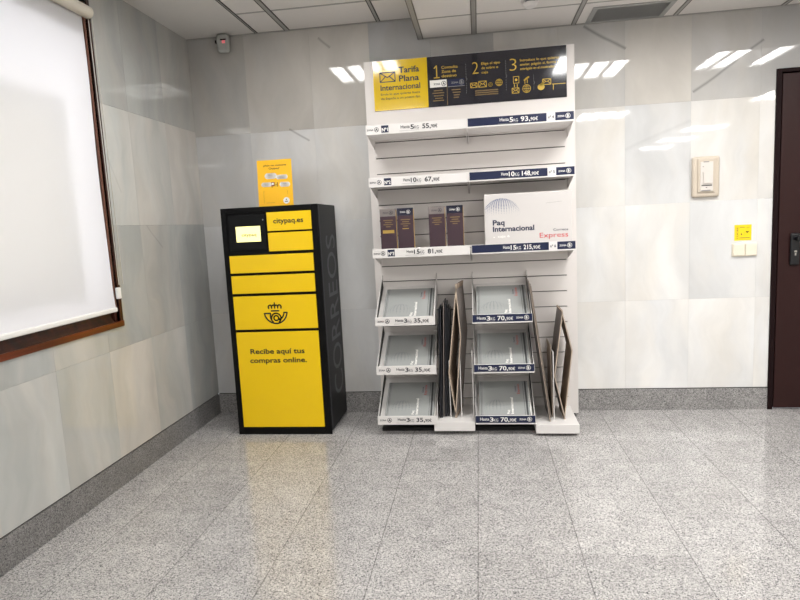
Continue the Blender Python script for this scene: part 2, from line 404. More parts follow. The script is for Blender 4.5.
# ceiling: lower grid ceiling right of x=-.35, a raised part on the left, plaster strip along the left wall
XS = -.35
c = MB()
vx = (.70, 1.142); vy = (3.705, 3.972)
def plate(mb, x0, x1, y0, y1, z, m, t=.012): mb.box(x0, x1, y0, y1, z, z+t, m)
gx = [XS+.04, .015, .63, 1.23, 1.83, 2.43, 3.03, 3.63, 4.23, 4.83, XR]
gy = [D]+[3.62-.6*i for i in range(16)]
lightcells = set()
FIX = [(.63, 2.42, ZR), (1.83, 2.42, ZR), (-1.21, 2.42, ZL), (1.23, .02, ZR), (-1.21, .02, ZL), (3.03, -1.78, ZR), (.63, -2.38, ZR), (3.03, -2.98, ZR), (-1.21, -2.38, ZL), (3.03, .62, ZR), (3.03, -4.18, ZR)]
def is_fix(x, y, z):
    return any(abs(z-fz) < .01 and fx-.01 < x < fx+.62 and fy-.01 < y < fy+.61 for fx, fy, fz in FIX)
for i in range(len(gx)-1):
    for j in range(len(gy)-1):
        x0, x1, y1, y0 = gx[i], gx[i+1], gy[j], max(gy[j+1], YB)
        if y0 >= y1 or is_fix((x0+x1)/2, (y0+y1)/2, ZR): continue
        if i == 2 and j == 0:     # tile round the vent
            plate(c, x0, vx[0], y0, y1, ZR, M_ceil); plate(c, vx[1], x1, y0, y1, ZR, M_ceil)
            plate(c, vx[0], vx[1], y0, vy[0], ZR, M_ceil); plate(c, vx[0], vx[1], vy[1], y1, ZR, M_ceil)
        else: plate(c, x0, x1, y0, y1, ZR, M_ceil)
lx = [XL, -1.42, -1.21, -.60, XS]
for i in range(len(lx)-1):
    if i == 0: plate(c, lx[0], lx[1], YB, D, ZL, M_plaster); continue
    for j in range(len(gy)-1):
        y1, y0 = gy[j], max(gy[j+1], YB)
        if y0 >= y1 or is_fix((lx[i]+lx[i+1])/2, (y0+y1)/2, ZL): continue
        plate(c, lx[i], lx[i+1], y0, y1, ZL, M_ceil)
c.box(XS, XS+.04, YB, D, ZR+.002, ZL+.02, M_ceil)
c.box(XL-.2, XR+.1, YB-.1, D+.2, 2.70, 2.76, M_ceil)
struct(c.build('ceiling'))
# ceiling profiles
def profile_y(x, z, w=.028, n=1, y0=YB, y1=D):
    t = MB(); t.box(x-w/2, x+w/2, y0, y1, z-.003, z+.001, M_prof)
    for s in (-1, 1): t.box(x+s*w/2-.003, x+s*w/2+.003, y0, y1, z-.0036, z+.001, M_profdark if z > 2.5 else M_profmid)
    return t
idx = 1
for x, z, wd in [(-1.42, ZL, .014), (-1.208, ZL, .03), (-.598, ZL, .022), (XS+.02, ZR, .03), (.011, ZR, .028), (.622, ZR, .024), (1.222, ZR, .022), (1.83, ZR, .022), (2.43, ZR, .022), (3.03, ZR, .022), (3.63, ZR, .022), (4.23, ZR, .022)]:
    segs = profile_y(x, z, wd); struct(segs.build('trim_%d' % idx)); idx += 1
t = MB()
t.box(-1.42, XS, 3.612, 3.628, ZL-.002, ZL+.001, M_prof); t.box(XS+.04, XR, 3.612, 3.624, ZR-.002, ZR+.001, M_prof)
for y in (3.02, 2.42, 1.82, 1.22, .62, .02, -.58, -1.18, -1.78, -2.38, -2.98, -3.58, -4.18, -4.78):
    t.box(-1.42, XS, y-.006, y+.006, ZL-.002, ZL+.001, M_prof); t.box(XS+.04, XR, y-.006, y+.006, ZR-.002, ZR+.001, M_prof)
t.box(XL, XR, D-.012, D-.0005, ZR-.0005 if False else ZL-.006, ZL+.001, M_prof)
struct(t.build('trim_%d' % idx)); idx += 1
t = MB(); t.box(XS+.04, XR, D-.014, D-.0005, ZR-.004, ZR+.001, M_prof); struct(t.build('trim_%d' % idx))

# ------------------------------------------------------------ ceiling light fixtures (just outside the frame, seen mirrored in the marble)
def make_fixture():
    r = thing('ceiling_light', (0, 0, 0), 'recessed square fluorescent ceiling light with four tubes', 'ceiling light', 'recessed ceiling lights')
    f = MB(); s = .6; h = .075
    f.box(0, .012, 0, s, -.004, h, M_fixture); f.box(s-.012, s, 0, s, -.004, h, M_fixture)
    f.box(.012, s-.012, 0, .012, -.004, h, M_fixture); f.box(.012, s-.012, s-.012, s, -.004, h, M_fixture)
    f.box(.012, s-.012, .012, s-.012, h-.006, h, M_fixture)
    for k in (1, 2, 3): f.box(k*s/4-.012, k*s/4+.012, .012, s-.012, .004, .03, M_fixture)
    f.build('housing', r)
    for k in range(4):
        x = s/8+k*s/4
        t = MB(); t.tube((x, .03, .045), (x, s-.03, .045), .013, M_tube, 10); t.build('tube', r)
        a = area('lamp', (x, s/2, .012), .108, s-.04, TUBE_POWER, (1, .985, .955), (0, 0, 0), r)
    return r
fx0 = make_fixture()
LAMP_LEVEL = [.93, .88, .62, .95, .6, .95, 1.1, .9, .6, 1.5, .9]
places = ['over the marble wall right of the display rack', 'nearest the door', 'above the parcel locker', 'behind the camera, centre', 'behind the camera beside the left wall', 'far right behind the camera', 'in the middle of the hall', 'far back on the right', 'far back beside the left wall', 'right of the camera', 'last one at the back']
for i, (x, y, z) in enumerate(FIX):
    o = fx0 if i == 0 else copy_tree(fx0)
    o.location = (x, y, z)
    o['label'] = 'recessed square four-tube ceiling light, ' + places[i]
    if i == 1:      # the photo shows this fixture with its third tube dark
        for ch in list(o.children):
            if ch.type == 'LIGHT' and abs(ch.location.x-.375) < .02: bpy.data.objects.remove(ch)
    k = LAMP_LEVEL[i]
    if k != 1:
        for ch in o.children:
            if ch.type == 'LIGHT': ch.data = ch.data.copy(); ch.data.energy = TUBE_POWER*k

# ------------------------------------------------------------ window
M_woodblk = mat('window_wood_dark', rgb(30, 12, 9), .4, spec=.2)
wn = MB()   # wooden lining and casing
y0, y1, z0, z1 = WIN[0], WIN[1], WIN[2], WIN[3]
# right-hand jamb seen in the photo: outer casing, light groove, inner frame
wn.box(XL-.14, XL+.006, y1, y1+.026, z0-.03, z1+.03, M_wood)
wn.box(XL-.14, XL-.012, y1-.022, y1, z0, z1, M_wood)
wn.box(XL-.14, XL-.03, y1-.05, y1-.022, z0, z1, M_woodblk)
wn.box(XL-.14, XL+.006, y0-.03, y0, z0-.03, z1+.03, M_wood)
wn.box(XL-.14, XL+.006, y0, y1, z1, z1+.03, M_seam)
wn.box(XL-.14, XL-.02, y0, y1-.05, 2.30, z1, M_seam)
wo = wn.build('window_frame', None, bevel=.002); wo.name = 'window_1'; struct(wo)
s_ = MB(); s_.box(XL-.14, XL+.010, y0-.03, y1+.026, z0-.03, z0+.0, M_woodh)
s_.prism([(XL-.14, y0, z0), (XL+.004, y0, z0), (XL-.014, y0, z0+.03), (XL-.03, y0, z0+.075), (XL-.14, y0, z0+.075)], (0, y1-.05-y0, 0), M_wood)
s_.build('window_sill', wo, bevel=.002)
g = MB(); g.box(XL-.013, XL-.004, y1-.018, y1-.006, z0+.06, z1, M_wooddk)
g.build('groove_strip', wo)
g = MB(); g.box(XL-.128, XL-.124, y0, y1-.05, z0+.07, z1-.07, M_glass); g.build('window_pane', wo)
g = MB(); g.box(XL-.116, XL-.112, y0, 2.615, 1.035, 1.955, M_shadepanel); g.build('blind_shade_panel', wo)  # unseen translucent panel, added to dim the middle of the blind

# roller blind
rb = thing('roller_blind', (-1.885, 1.9, 2.41), 'white roller blind drawn down over the window on the left wall', 'blind')
g = MB(); g.tube((-1.878, .9, 2.415), (-1.878, 2.868, 2.415), .03, M_tubeblind, 20); g.build('roller_tube', rb, smooth=False)
fb = MB()
ny, nz = 30, 24
ye = lambda z: 2.835+.018*math.exp(-(z-.93)/.10)
for i in range(ny+1):
    for j in range(nz+1):
        z = .935+(2.40-.935)*j/nz; y = .92+(ye(z)-.92)*i/ny
        fb.v.append((-1.893+.003*math.sin(j*.4), y, z))
for i in range(ny):
    for j in range(nz):
        a = i*(nz+1)+j; fb.f.append((a, a+nz+1, a+nz+2, a+1)); fb.m.append(0)
fb.mats = [M_blind]; fb.build('fabric', rb, smooth=True)
g = MB(); g.box(-1.900, -1.882, .91, 2.853, .922, .946, M_bar); g.build('bottom_bar', rb, bevel=.006)
g = MB(); g.tube((-1.885, 2.888, 1.06), (-1.885, 2.875, 2.40), .0022, M_cord, 6); g.tube((-1.885, 2.925, 1.06), (-1.885, 2.905, 2.40), .0022, M_cord, 6); g.build('pull_cord', rb)
g = MB(); g.box(-1.906, -1.888, 2.878, 2.908, .985, 1.045, M_bar); g.build('cord_clip', rb, bevel=.005)

# ------------------------------------------------------------ door
d = MB(); x0, x1, _, z1 = DOOR
d.box(x0, x0+.03, D-.010, D+.12, 0, z1, M_doorframe); d.box(x1-.03, x1, D-.010, D+.12, 0, z1, M_doorframe)
d.box(x0+.03, x1-.03, D-.010, D+.12, z1-.022, z1, M_doorframe)
d.box(x0+.03, x1-.03, D+.03, D+.12, 0, z1-.022, M_seam)
do = d.build('door_frame', None, bevel=.002); do.name = 'door_1'; struct(do)
l = MB(); l.box(x0+.037, x1-.037, D-.004, D+.03, .008, z1-.030, M_door); l.build('door_leaf', do, bevel=.002)
h = MB()
h.box(1.912, 1.966, D-.022, D-.004, .930, 1.128, M_handle); hp_ = h.build('handle_plate', do, bevel=.012, seg=4)
h = MB(); h.tube((1.940, D-.02, 1.095), (1.940, D-.06, 1.095), .011, M_handle, 14); h.tube((1.940, D-.055, 1.095), (2.065, D-.055, 1.090), .0125, M_handle, 14)
h.tube((1.940, D-.066, 1.095), (1.940, D-.044, 1.095), .013, M_handle, 14); h.build('door_handle', do, smooth=False)
h = MB(); h.tube((1.940, D-.024, 1.015), (1.940, D-.018, 1.015), .008, M_chrome, 14); h.box(1.9355, 1.9445, D-.024, D-.018, .990, 1.012, M_chrome); h.build('lock_cylinder', do)

# ------------------------------------------------------------ parcel locker
LX0, LX1, LY, LYB, LZ = -1.583, -.963, 3.54, 3.978, 1.452
lk = thing('parcel_locker', ((LX0+LX1)/2, 3.76, 0), 'tall black parcel locker with yellow doors standing in the corner', 'parcel locker')
b = MB(); b.box(LX0, LX1, LY+.012, LYB, .018, LZ, M_black2); b.box(LX0+.02, LX1-.02, LY+.03, LYB-.02, 0, .02, M_black)
b.build('cabinet', lk, bevel=.003)
b = MB()   # front frame surrounds the doors
b.box(LX0, LX0+.034, LY, LY+.012, .0, LZ, M_black); b.box(LX1-.042, LX1, LY, LY+.012, .0, LZ, M_black)
b.box(LX0+.034, LX1-.042, LY, LY+.012, .0, .045, M_black); b.box(LX0+.034, LX1-.042, LY, LY+.012, 1.420, LZ, M_black)
b.box(LX0+.034, LX1-.042, LY+.006, LY+.0119, .045, 1.420, M_black)
b.build('front_frame', lk, bevel=.002)
doors = [(-1.286, -1.006, 1.301, 1.415), (-1.286, -1.006, 1.176, 1.290), (-1.547, -1.009, 1.048, 1.157), (-1.546, -1.009, .919, 1.031),
         (-1.545, -1.009, .690, .901), (-1.545, -1.009, .052, .672)]
dobj = []
for (a, b_, c_, e_) in doors:
    m_ = MB(); m_.box(a, b_, LY-.006, LY+.0058, c_, e_, M_yellow); dobj.append(m_.build('door', lk, bevel=.0015))
FP = Plane2((0, LY-.006, 0), (1, 0, 0), (0, 0, 1))
t = MB(); text(t, FP, 'citypaq.es', -1.245, 1.347, .030, M_ytext, w=.19, bold=.02); t.build('lettering', dobj[0])
t = MB(); text(t, FP, 'Recibe aquí tus', -1.282, .533, .032, M_ytext, w=.355, align='C', bold=.022); text(t, FP, 'compras online.', -1.280, .475, .032, M_ytext, w=.372, align='C', bold=.022)
t.build('lettering', dobj[5])
# horn and crown emblem
t = MB()
def e(p): return (-1.273+(p[0]-320)*.000434, .790-(p[1]-270)*.000410)
sw = .0092
def es(pts, w_=sw): stroke(t, FP, [e(p) for p in pts], w_, M_ink)
es([(218, 192), (214, 168), (226, 147), (246, 142), (262, 158), (264, 190)]); es([(264, 165), (276, 146), (294, 144), (308, 158), (310, 190)])
es([(402, 192), (406, 168), (394, 147), (374, 142), (358, 158), (354, 190)]); es([(356, 165), (344, 146), (326, 144), (312, 158)])
es([(308, 132), (308, 124)]); disc(t, FP, *e((308, 110)), .0042, M_ink)
es([(258, 233), (366, 233)])
es([(150, 270), (240, 270)]); es([(150, 270), (158, 306), (176, 345), (205, 380), (245, 410), (290, 426), (335, 429), (385, 416), (430, 384), (462, 344), (480, 300), (488, 264), (442, 262), (438, 290), (425, 320), (405, 345), (380, 362)])
es([(240, 270), (236, 310), (240, 350), (256, 385), (275, 405)])
t_c = e((322, 345)); ring(t, FP, t_c[0], t_c[1], .0305, sw, M_ink, a0=-55, a1=190, n=22); ring(t, FP, t_c[0], t_c[1], .0155, sw, M_ink, n=18)
es([(362, 348), (366, 372), (380, 366)]); t.build('emblem', dobj[4])
# screen
m_ = MB(); m_.box(-1.535, -1.30, LY-.002, LY+.0058, 1.19, 1.405, M_black2); sp = m_.build('screen_panel', lk, bevel=.003)
m_ = MB(); m_.box(-1.490, -1.333, LY-.0045, LY-.002, 1.241, 1.336, M_screen); sc_ = m_.build('screen', lk)
t = MB(); text(t, Plane2((0, LY-.0045, 0), (1, 0, 0), (0, 0, 1)), 'citypaq', -1.455, 1.276, .017, M_scrtext, w=.095); t.build('lettering', sc_)
m_ = MB(); m_.tube((-1.312, LY-.004, 1.372), (-1.312, LY, 1.372), .004, M_pgrey, 10); m_.build('camera_lens', lk)
# side lettering, reading upwards
SP = Plane2((LX1, 0, 0), (0, 0, 1), (0, -1, 0), lift=.0006)
t = MB(); text(t, SP, 'CORREOS', .20, -3.915, .235, M_sidetext, w=1.06, bold=.0); o = t.build('side_lettering', lk)
for v in o.data.vertices: v.co.x = LX1+.0007
m_ = MB(); m_.box(LX1, LX1+.0008, LY+.02, LY+.026, .03, LZ-.01, M_sidetext); m_.build('side_seam', lk)

# poster standing on the locker
cp = thing('counter_poster', (-1.247, 3.63, LZ), 'yellow upright paper poster standing on top of the parcel locker', 'poster')
PU = Vector((1, 0, 0)); PV = Vector((0, .07, 1)).normalized(); PO = Vector((-1.360, 3.62, LZ+.0015))
PP = Plane2(PO, PU, PV, .0005)
m_ = MB(); n_ = PU.cross(PV); a = [PO, PO+PU*.225, PO+PU*.222+PV*.287, PO+PV*.287-PU*.0]
m_.prism(a, -n_*.003, M_poster); ps = m_.build('poster_sheet', cp)
m_ = MB(); m_.prism([PO+PU*.08+PV*.20-n_*.004, PO+PU*.08-n_*.004+PV*.001, Vector((-1.28, 3.70, LZ+.001))], (.06, 0, 0), M_poster); m_.build('strut', cp)
t = MB(); text(t, PP, '¿Aún no conoces', .115, .248, .011, M_ytext, w=.15, align='C'); text(t, PP, 'Citypaq?', .110, .229, .011, M_ytext, w=.07, align='C')
for (x, y, w_, h_) in ((.058, .170, .056, .036), (.128, .165, .060, .028), (.030, .122, .052, .028), (.150, .117, .050, .030)):
    stroke(t, PP, [(x+.006, y+h_/2), (x+w_-.006, y+h_/2)], h_, M_pwhite); rect(t, PP, x, y, x+w_, y+h_, M_pwhite)
    for q in (.3, .6): rect(t, PP, x+.014, y+h_*q, x+w_-.014, y+h_*q+.0015, M_pgrey, 2)
rect(t, PP, .087, .123, .109, .149, M_brown); rect(t, PP, .091, .132, .104, .145, M_pwhite, 2); rect(t, PP, .112, .120, .124, .146, M_gold)
rect(t, PP, .126, .12, .131, .147, M_brown); rect(t, PP, .113, .130, .123, .134, M_brown, 2); rect(t, PP, .09, .114, .094, .123, M_brown)
disc(t, PP, .180, .032, .020, M_pwhite, n=24); rect(t, PP, .170, .024, .190, .029, M_ink, 2); disc(t, PP, .180, .038, .004, M_ink, 2)
stroke(t, PP, [(.036, .02), (.036, .092), (.04, .098)], .0012, M_brown); stroke(t, PP, [(.19, .07), (.19, .092), (.186, .098)], .0012, M_brown); stroke(t, PP, [(.05, .022), (.105, .022)], .0014, M_goldd)
t.build('print', ps)

# ------------------------------------------------------------ display rack
RX0, RX1, RY, RT = -.690, .610, 3.87, 2.333
rk = thing('display_rack', ((RX0+RX1)/2, 3.9, 0), 'tall white slatted display rack with priced shelves against the marble wall', 'display rack')
b = MB(); GX0, GX1 = -.643, .548
b.box(RX0, GX0, RY, RY+.055, .02, RT, M_white2); b.box(GX1, RX1, RY, RY+.055, .02, RT, M_white2)
grooves = [1.83-.1*i for i in range(18)]
z = RT; gh = .0062
for gz in grooves:
    b.box(GX0, GX1, RY, RY+.055, gz+gh/2, z, M_white2); z = gz-gh/2
b.box(GX0, GX1, RY, RY+.055, .02, z, M_white2)
for gz in grooves: b.box(GX0, GX1, RY+.012, RY+.055, gz-gh/2, gz+gh/2, M_slot)
b.build('slatted_back', rk)
b = MB(); b.box(RX0+.04, RX1-.04, 3.60, RY, 0, .02, M_base_dark); b.box(RX0+.02, RX1-.02, RY, RY+.05, 0, .02, M_base_dark); b.build('foot_plinth', rk)

# header sign
HX0, HX1, HZ0, HZ1 = -.632, .562, 2.026, 2.330
HU = HX1-HX0; HV = HZ1-HZ0; HY = RY-.006
b = MB(); b.box(HX0, HX0+HU*.289, HY, RY, HZ0, HZ1, M_hyel); b.box(HX0+HU*.289, HX1, HY, RY, HZ0, HZ1, M_hdark)
hs = b.build('header_sign', rk, label='glossy sign, yellow at left and near-black with gold print')
HP = Plane2((HX0, HY, HZ0), (1, 0, 0), (0, 0, 1), .0005)
def hp(px, py):
    top = 61.4-.0765*(px-373.4)
    return ((px-373.4)/192.9*HU, HV*(1-(py-top)/49.6))
t = MB()
def ht(s, px0, px1, pyb, cap, m, bold=.03, align='L'):
    x0_, y_ = hp(px0, pyb); x1_, _y = hp(px1, pyb-(px1-px0)*.0765); text(t, HP, s, x0_, hp(px0, pyb)[1], cap, m, w=x1_-x0_, bold=bold)
ht('Tarifa', 400, 421, 72.5, .036, M_ink, .022); ht('Plana', 400, 420.5, 81.0, .036, M_ink, .022); ht('Internacional', 380.5, 421.5, 90.4, .034, M_ink, .02)
ht('Envía lo que quieras fuera', 380.5, 421, 95.3, .013, M_ytext, .01); ht('de España a un precio fijo', 380.5, 421, 99.6, .013, M_ytext, .01)
a0 = hp(380.5, 82); a1 = hp(396, 71.5); envelope(t, HP, a0[0], a0[1], a1[0], a1[1], .006, M_ink)
q1 = hp(438.6, 77.5); stroke(t, HP, [(q1[0]-.014, q1[1]+.058), (q1[0], q1[1]+.072), (q1[0], q1[1])], .0065, M_gold); stroke(t, HP, [(q1[0]-.016, q1[1]), (q1[0]+.015, q1[1])], .0065, M_gold); ht('Consulta', 443.5, 460, 68.8, .017, M_gold, .008); ht('Zona de', 443.5, 458, 72.9, .017, M_gold, .008); ht('destino', 443.5, 458.5, 77.2, .017, M_gold, .008)
def hr(px0, py0, px1, py1, m, k=1):
    a = hp(px0, py0); b_ = hp(px1, py0-(px1-px0)*.0765); c_ = hp(px0, py1); rect(t, HP, a[0], c_[1], b_[0], a[1], m, k)
hr(431.3, 80.3, 448.3, 87.5, M_pwhite); hr(449.2, 79.2, 466.2, 86.2, M_navy); hr(448.3, 80, 448.8, 104.5, M_goldd); hr(449.2, 86.2, 466.2, 86.7, M_pgrey)
def zona(mb, P, x, y, h, ltr, m, k=2, w=None):
    """the word ZONA followed by a ringed letter; h = ring height"""
    text(mb, P, 'ZONA', x, y+h*.32, h*.34, m, w=h*1.35, k=k, bold=.02)
    cx = x+h*2.0; ring(mb, P, cx, y+h*.5, h*.44, h*.09, m, k, 14); text(mb, P, ltr, cx, y+h*.26, h*.5, m, align='C', k=k, bold=.04)
q = hp(435, 86.6); zona(t, HP, q[0], q[1], .032, 'A', M_ink); q = hp(453, 85.0); zona(t, HP, q[0], q[1], .032, 'B', M_pgrey)
for i, (a_, b_) in enumerate(((435, 444), (433.5, 445.5), (435, 445), (436, 444), (434, 445))): hr(a_, 90+i*2.5, b_, 91+i*2.5, M_goldd)
for i, (a_, b_) in enumerate(((453, 462), (454, 462), (455, 461), (455, 460))): hr(a_, 89+i*2.5, b_, 90+i*2.5, M_goldd)
def sep(px, p0, p1):
    x, ya = hp(px, p0); _, yb = hp(px, p1); n = 13; ym = (ya+yb)/2
    for i in range(n):
        ys = ya+(yb-ya)*i/n
        if abs(ys-ym) > .012: rect(t, HP, x-.0008, ys-abs(yb-ya)/n*.55, x+.0008, ys, M_pgrey)
    stroke(t, HP, [(x-.001, ym+.010), (x+.006, ym), (x-.001, ym-.010)], .0016, M_pgrey)
sep(468, 64, 94); sep(507.5, 61, 91); sep(534.5, 75, 90)
ht('2', 474.3, 480.5, 74.2, .074, M_gold, -.016); ht('Elige el tipo', 483.5, 502, 65.2, .015, M_gold, .008); ht('de sobre o', 483.5, 500, 69.4, .015, M_gold, .008); ht('caja', 483.5, 490, 73.6, .015, M_gold, .008)
ht('3', 511.3, 518, 71.3, .074, M_gold, -.016)
ht('Introduce lo que quieras', 521.5, 559, 62.2, .015, M_gold, .008); ht('enviar, pégalo si, forma y', 521.5, 559, 66.3, .015, M_gold, .008); ht('entrégalo en el mostrador', 521.5, 555, 70.4, .015, M_gold, .008)
def henv(px0, py0, px1, py1, w_=.0035, m=M_gold):
    a = hp(px0, py1); b_ = hp(px1, py0-(px1-px0)*.0765); envelope(t, HP, a[0], a[1], b_[0], b_[1], w_, m)
henv(472.2, 83, 478.7, 87.5); henv(480.3, 81.3, 488, 87); henv(513.2, 88, 520, 93)
x, y = hp(492, 84.3); ring(t, HP, x, y, .012, .003, M_gold); ring(t, HP, x, y, .005, .003, M_gold)
def globe(px, py, r):
    x, y = hp(px, py); ring(t, HP, x, y, r, .0035, M_gold)
    for k_ in (-.6, 0, .6): stroke(t, HP, [(x-r*math.sqrt(1-k_*k_), y+k_*r), (x+r*math.sqrt(1-k_*k_), y+k_*r)], .0025, M_gold)
    stroke(t, HP, [(x, y-r), (x, y+r)], .0025, M_gold); stroke(t, HP, [(x-r*.1, y-r), (x-r*.5, y), (x-r*.1, y+r)], .0022, M_gold); stroke(t, HP, [(x+r*.1, y-r), (x+r*.5, y), (x+r*.1, y+r)], .0022, M_gold)
globe(500.5, 82.3, .020); globe(527.4, 88.3, .024)
for i in range(3): hr(476.5, 90.2+i*2, 499.5, 91.2+i*2, M_goldd)
a = hp(514.7, 83.2); b_ = hp(520, 76.4); stroke(t, HP, [(a[0], a[1]), (b_[0], a[1]), (b_[0], b_[1]), (a[0], b_[1])], .0032, M_gold, True); disc(t, HP, (a[0]+b_[0])/2, (a[1]+b_[1])/2, .008, M_gold)
hr(515.2, 84.2, 515.8, 87, M_gold); hr(518, 84, 518.6, 87, M_gold)
x, y = hp(527.5, 79); stroke(t, HP, [(x-.012, y-.006), (x, y+.004), (x+.012, y+.010)], .010, M_gold); stroke(t, HP, [(x-.010, y-.008), (x-.010, y-.026)], .0035, M_gold); stroke(t, HP, [(x+.004, y), (x+.004, y-.022)], .0035, M_gold)
x, y = hp(541.5, 86.8); disc(t, HP, x, y, .021, M_gold, n=18, ry=.019); stroke(t, HP, [(x-.004, y+.010), (x+.014, y+.026)], .012, M_gold)
henv(543, 79.3, 551, 84.6, .004)
a = hp(552.3, 84); b_ = hp(565, 83.2); stroke(t, HP, [a, b_], .004, M_gold); a2 = hp(553.3, 89); stroke(t, HP, [(a[0]+.007, a[1]), a2], .004, M_gold)
t.build('print', hs)

# price rails
def rail(parent, x0, x1, y, z0, z1, kind, kg, price, num=None, tray=False):
    w_ = x1-x0; h_ = z1-z0
    b = MB(); b.box(x0, x1, y-.008, y, z0, z1, M_white); r_ = b.build('price_rail', parent, bevel=.0015)
    P = Plane2((x0, y-.008, z0), (1, 0, 0), (0, 0, 1), .0005); t = MB()
    def kgp(xa, xb, xc, xd, m, kk=2):
        k2 = .20 if len(kg) == 1 else .32
        text(t, P, 'Hasta', xa*w_, h_*.46, h_*.32, m, w=(xb-xa)*w_*(.70-k2), k=kk, bold=.01)
        text(t, P, kg, xb*w_-(xb-xa)*w_*(.26+k2), h_*.34, h_*.46, m, w=(xb-xa)*w_*k2, k=kk, bold=.02)
        text(t, P, 'KG', xb*w_, h_*.34, h_*.32, m, align='R', w=(xb-xa)*w_*.24, k=kk, bold=.0)
        text(t, P, price.split(',')[0]+',', xc*w_, h_*.33, h_*.47, m, w=(xd-xc)*w_*.56, k=kk, bold=.02)
        text(t, P, price.split(',')[1], xd*w_, h_*.33, h_*.34, m, align='R', w=(xd-xc)*w_*.42, k=kk, bold=.01)
        rect(t, P, xa*w_-.01, h_*.20, xb*w_, h_*.225, M_pgrey, kk)
    if kind == 'A' and not tray:
        zona(t, P, .012*w_, h_*.25, h_*.52, 'A', M_ink, 2)
        rect(t, P, .158*w_, h_*.16, .232*w_, h_*.90, M_navy, 1); text(t, P, 'Nº'+num, .195*w_, h_*.30, h_*.34, M_pwhite, w=.062*w_, align='C', k=2, bold=.03)
        kgp(.355, .535, .57, .72, M_ink)
    elif kind == 'B' and not tray:
        rect(t, P, .004, h_*.14, .745*w_, h_*.97, M_navy, 1); kgp(.31, .48, .505, .665, M_pwhite)
        text(t, P, 'nº '+num, .785*w_, h_*.40, h_*.28, M_ink, w=.055*w_, align='C')
        rect(t, P, .825*w_, h_*.16, .995*w_, h_*.97, M_navy, 1); zona(t, P, .845*w_, h_*.30, h_*.52, 'B', M_pwhite, 2)
    elif kind == 'A':
        zona(t, P, .04*w_, h_*.26, h_*.55, 'A', M_ink, 2); kgp(.34, .61, .65, .90, M_ink)
    else:
        rect(t, P, .002, h_*.16, w_-.002, h_*.98, M_navy, 1); kgp(.08, .38, .42, .68, M_pwhite); zona(t, P, .73*w_, h_*.30, h_*.55, 'B', M_pwhite, 2)
    t.build('lettering', r_)
SY = 3.59
XM = -.050
for (zb, A, Bv, n1, n2) in ((1.838, ('5', '55,90€'), ('5', '93,90€'), '1', '4'), (1.530, ('10', '67,90€'), ('10', '148,90€'), '2', '5'), (1.102, ('15', '81,90€'), ('15', '215,90€'), '3', '6')):
    for side in (0, 1):
        x0, x1 = ((-.648, XM-.003), (XM+.003, .561))[side]
        b = MB(); b.box(x0, x1, SY, RY, zb+.004, zb+.020, M_white)
        for xb_ in (x0, x1-.003): b.prism([(xb_, RY, zb+.004), (xb_, RY, zb-.055), (xb_, RY-.02, zb-.055), (xb_, SY+.03, zb+.004)], (.003, 0, 0), M_white)
        sh = b.build('shelf', rk, bevel=.001)
        v_ = (A, Bv)[side]
        rail(sh, x0, x1, SY, zb, zb+.056, 'AB'[side], v_[0], v_[1], (n1, n2)[side])

# slanted trays on the lower half
TY = 3.535
trays = []
for side in (0, 1):
    for (zb, fy) in ((.690, TY), (.385, TY), (.070, TY-.012)):
        x0, x1 = (((-.642, -.281), (-.651, -.286), (-.658, -.290)), ((-.052, .296), (-.053, .302), (-.053, .301)))[side][int(zb < .5)+int(zb < .2)]
        b = MB(); rise = .200
        b.prism([(x0, fy, zb+.004), (x0, RY, zb+rise), (x0, RY, zb+rise+.004), (x0, fy, zb+.008)], (x1-x0, 0, 0), M_white)
        for xs in (x0, x1-.003):
            b.prism([(xs, fy, zb), (xs, RY, zb+.13), (xs, RY, zb+rise+.085), (xs, RY-.03, zb+rise+.075), (xs, fy, zb+.054)], (.003, 0, 0), M_white)
        tr = b.build('tray', rk)
        for xs in (x0+.0035, x1-.0045):  # black strips added for the deep shade between carton and tray side
            b = MB(); b.prism([(xs, fy+.02, zb+.014), (xs, RY-.005, zb+rise-.0), (xs, RY-.035, zb+rise+.055), (xs, fy+.02, zb+.045)], (.001, 0, 0), M_black)
            b.build('gap_shade', tr)
        rail(tr, x0-.003, x1+.003, fy, zb, zb+.055, 'AB'[side], '3', ('35,90€', '70,90€')[side], tray=True)
        trays.append((x0, x1, zb, fy, rise))

# base boxes with wire dividers
for (x0, x1, fy, z0, z1) in ((-.310, -.060, 3.520, .026, .083), (.303, .556, 3.495, .018, .072)):
    b = MB(); b.box(x0, x1, fy, RY, z0, z1, M_white); bb = b.build('base_box', rk, bevel=.002)
    xs = (x0+.10, x0+.168, x1-.006) if x0 < 0 else (x0+.118, )
    for xd in xs:
        w_ = MB(); r_ = .0034; ztop = z1+.42 if x0 > 0 or xd > -.1 else z1+.36
        for a_, b_ in (((xd, fy+.10, z1), (xd, fy+.10, ztop)), ((xd, fy+.10, ztop), (xd, RY-.01, ztop)), ((xd, RY-.01, ztop), (xd, RY-.01, z1))):
            w_.tube(a_, b_, r_, M_white, 8)
        w_.build('wire_divider', bb)

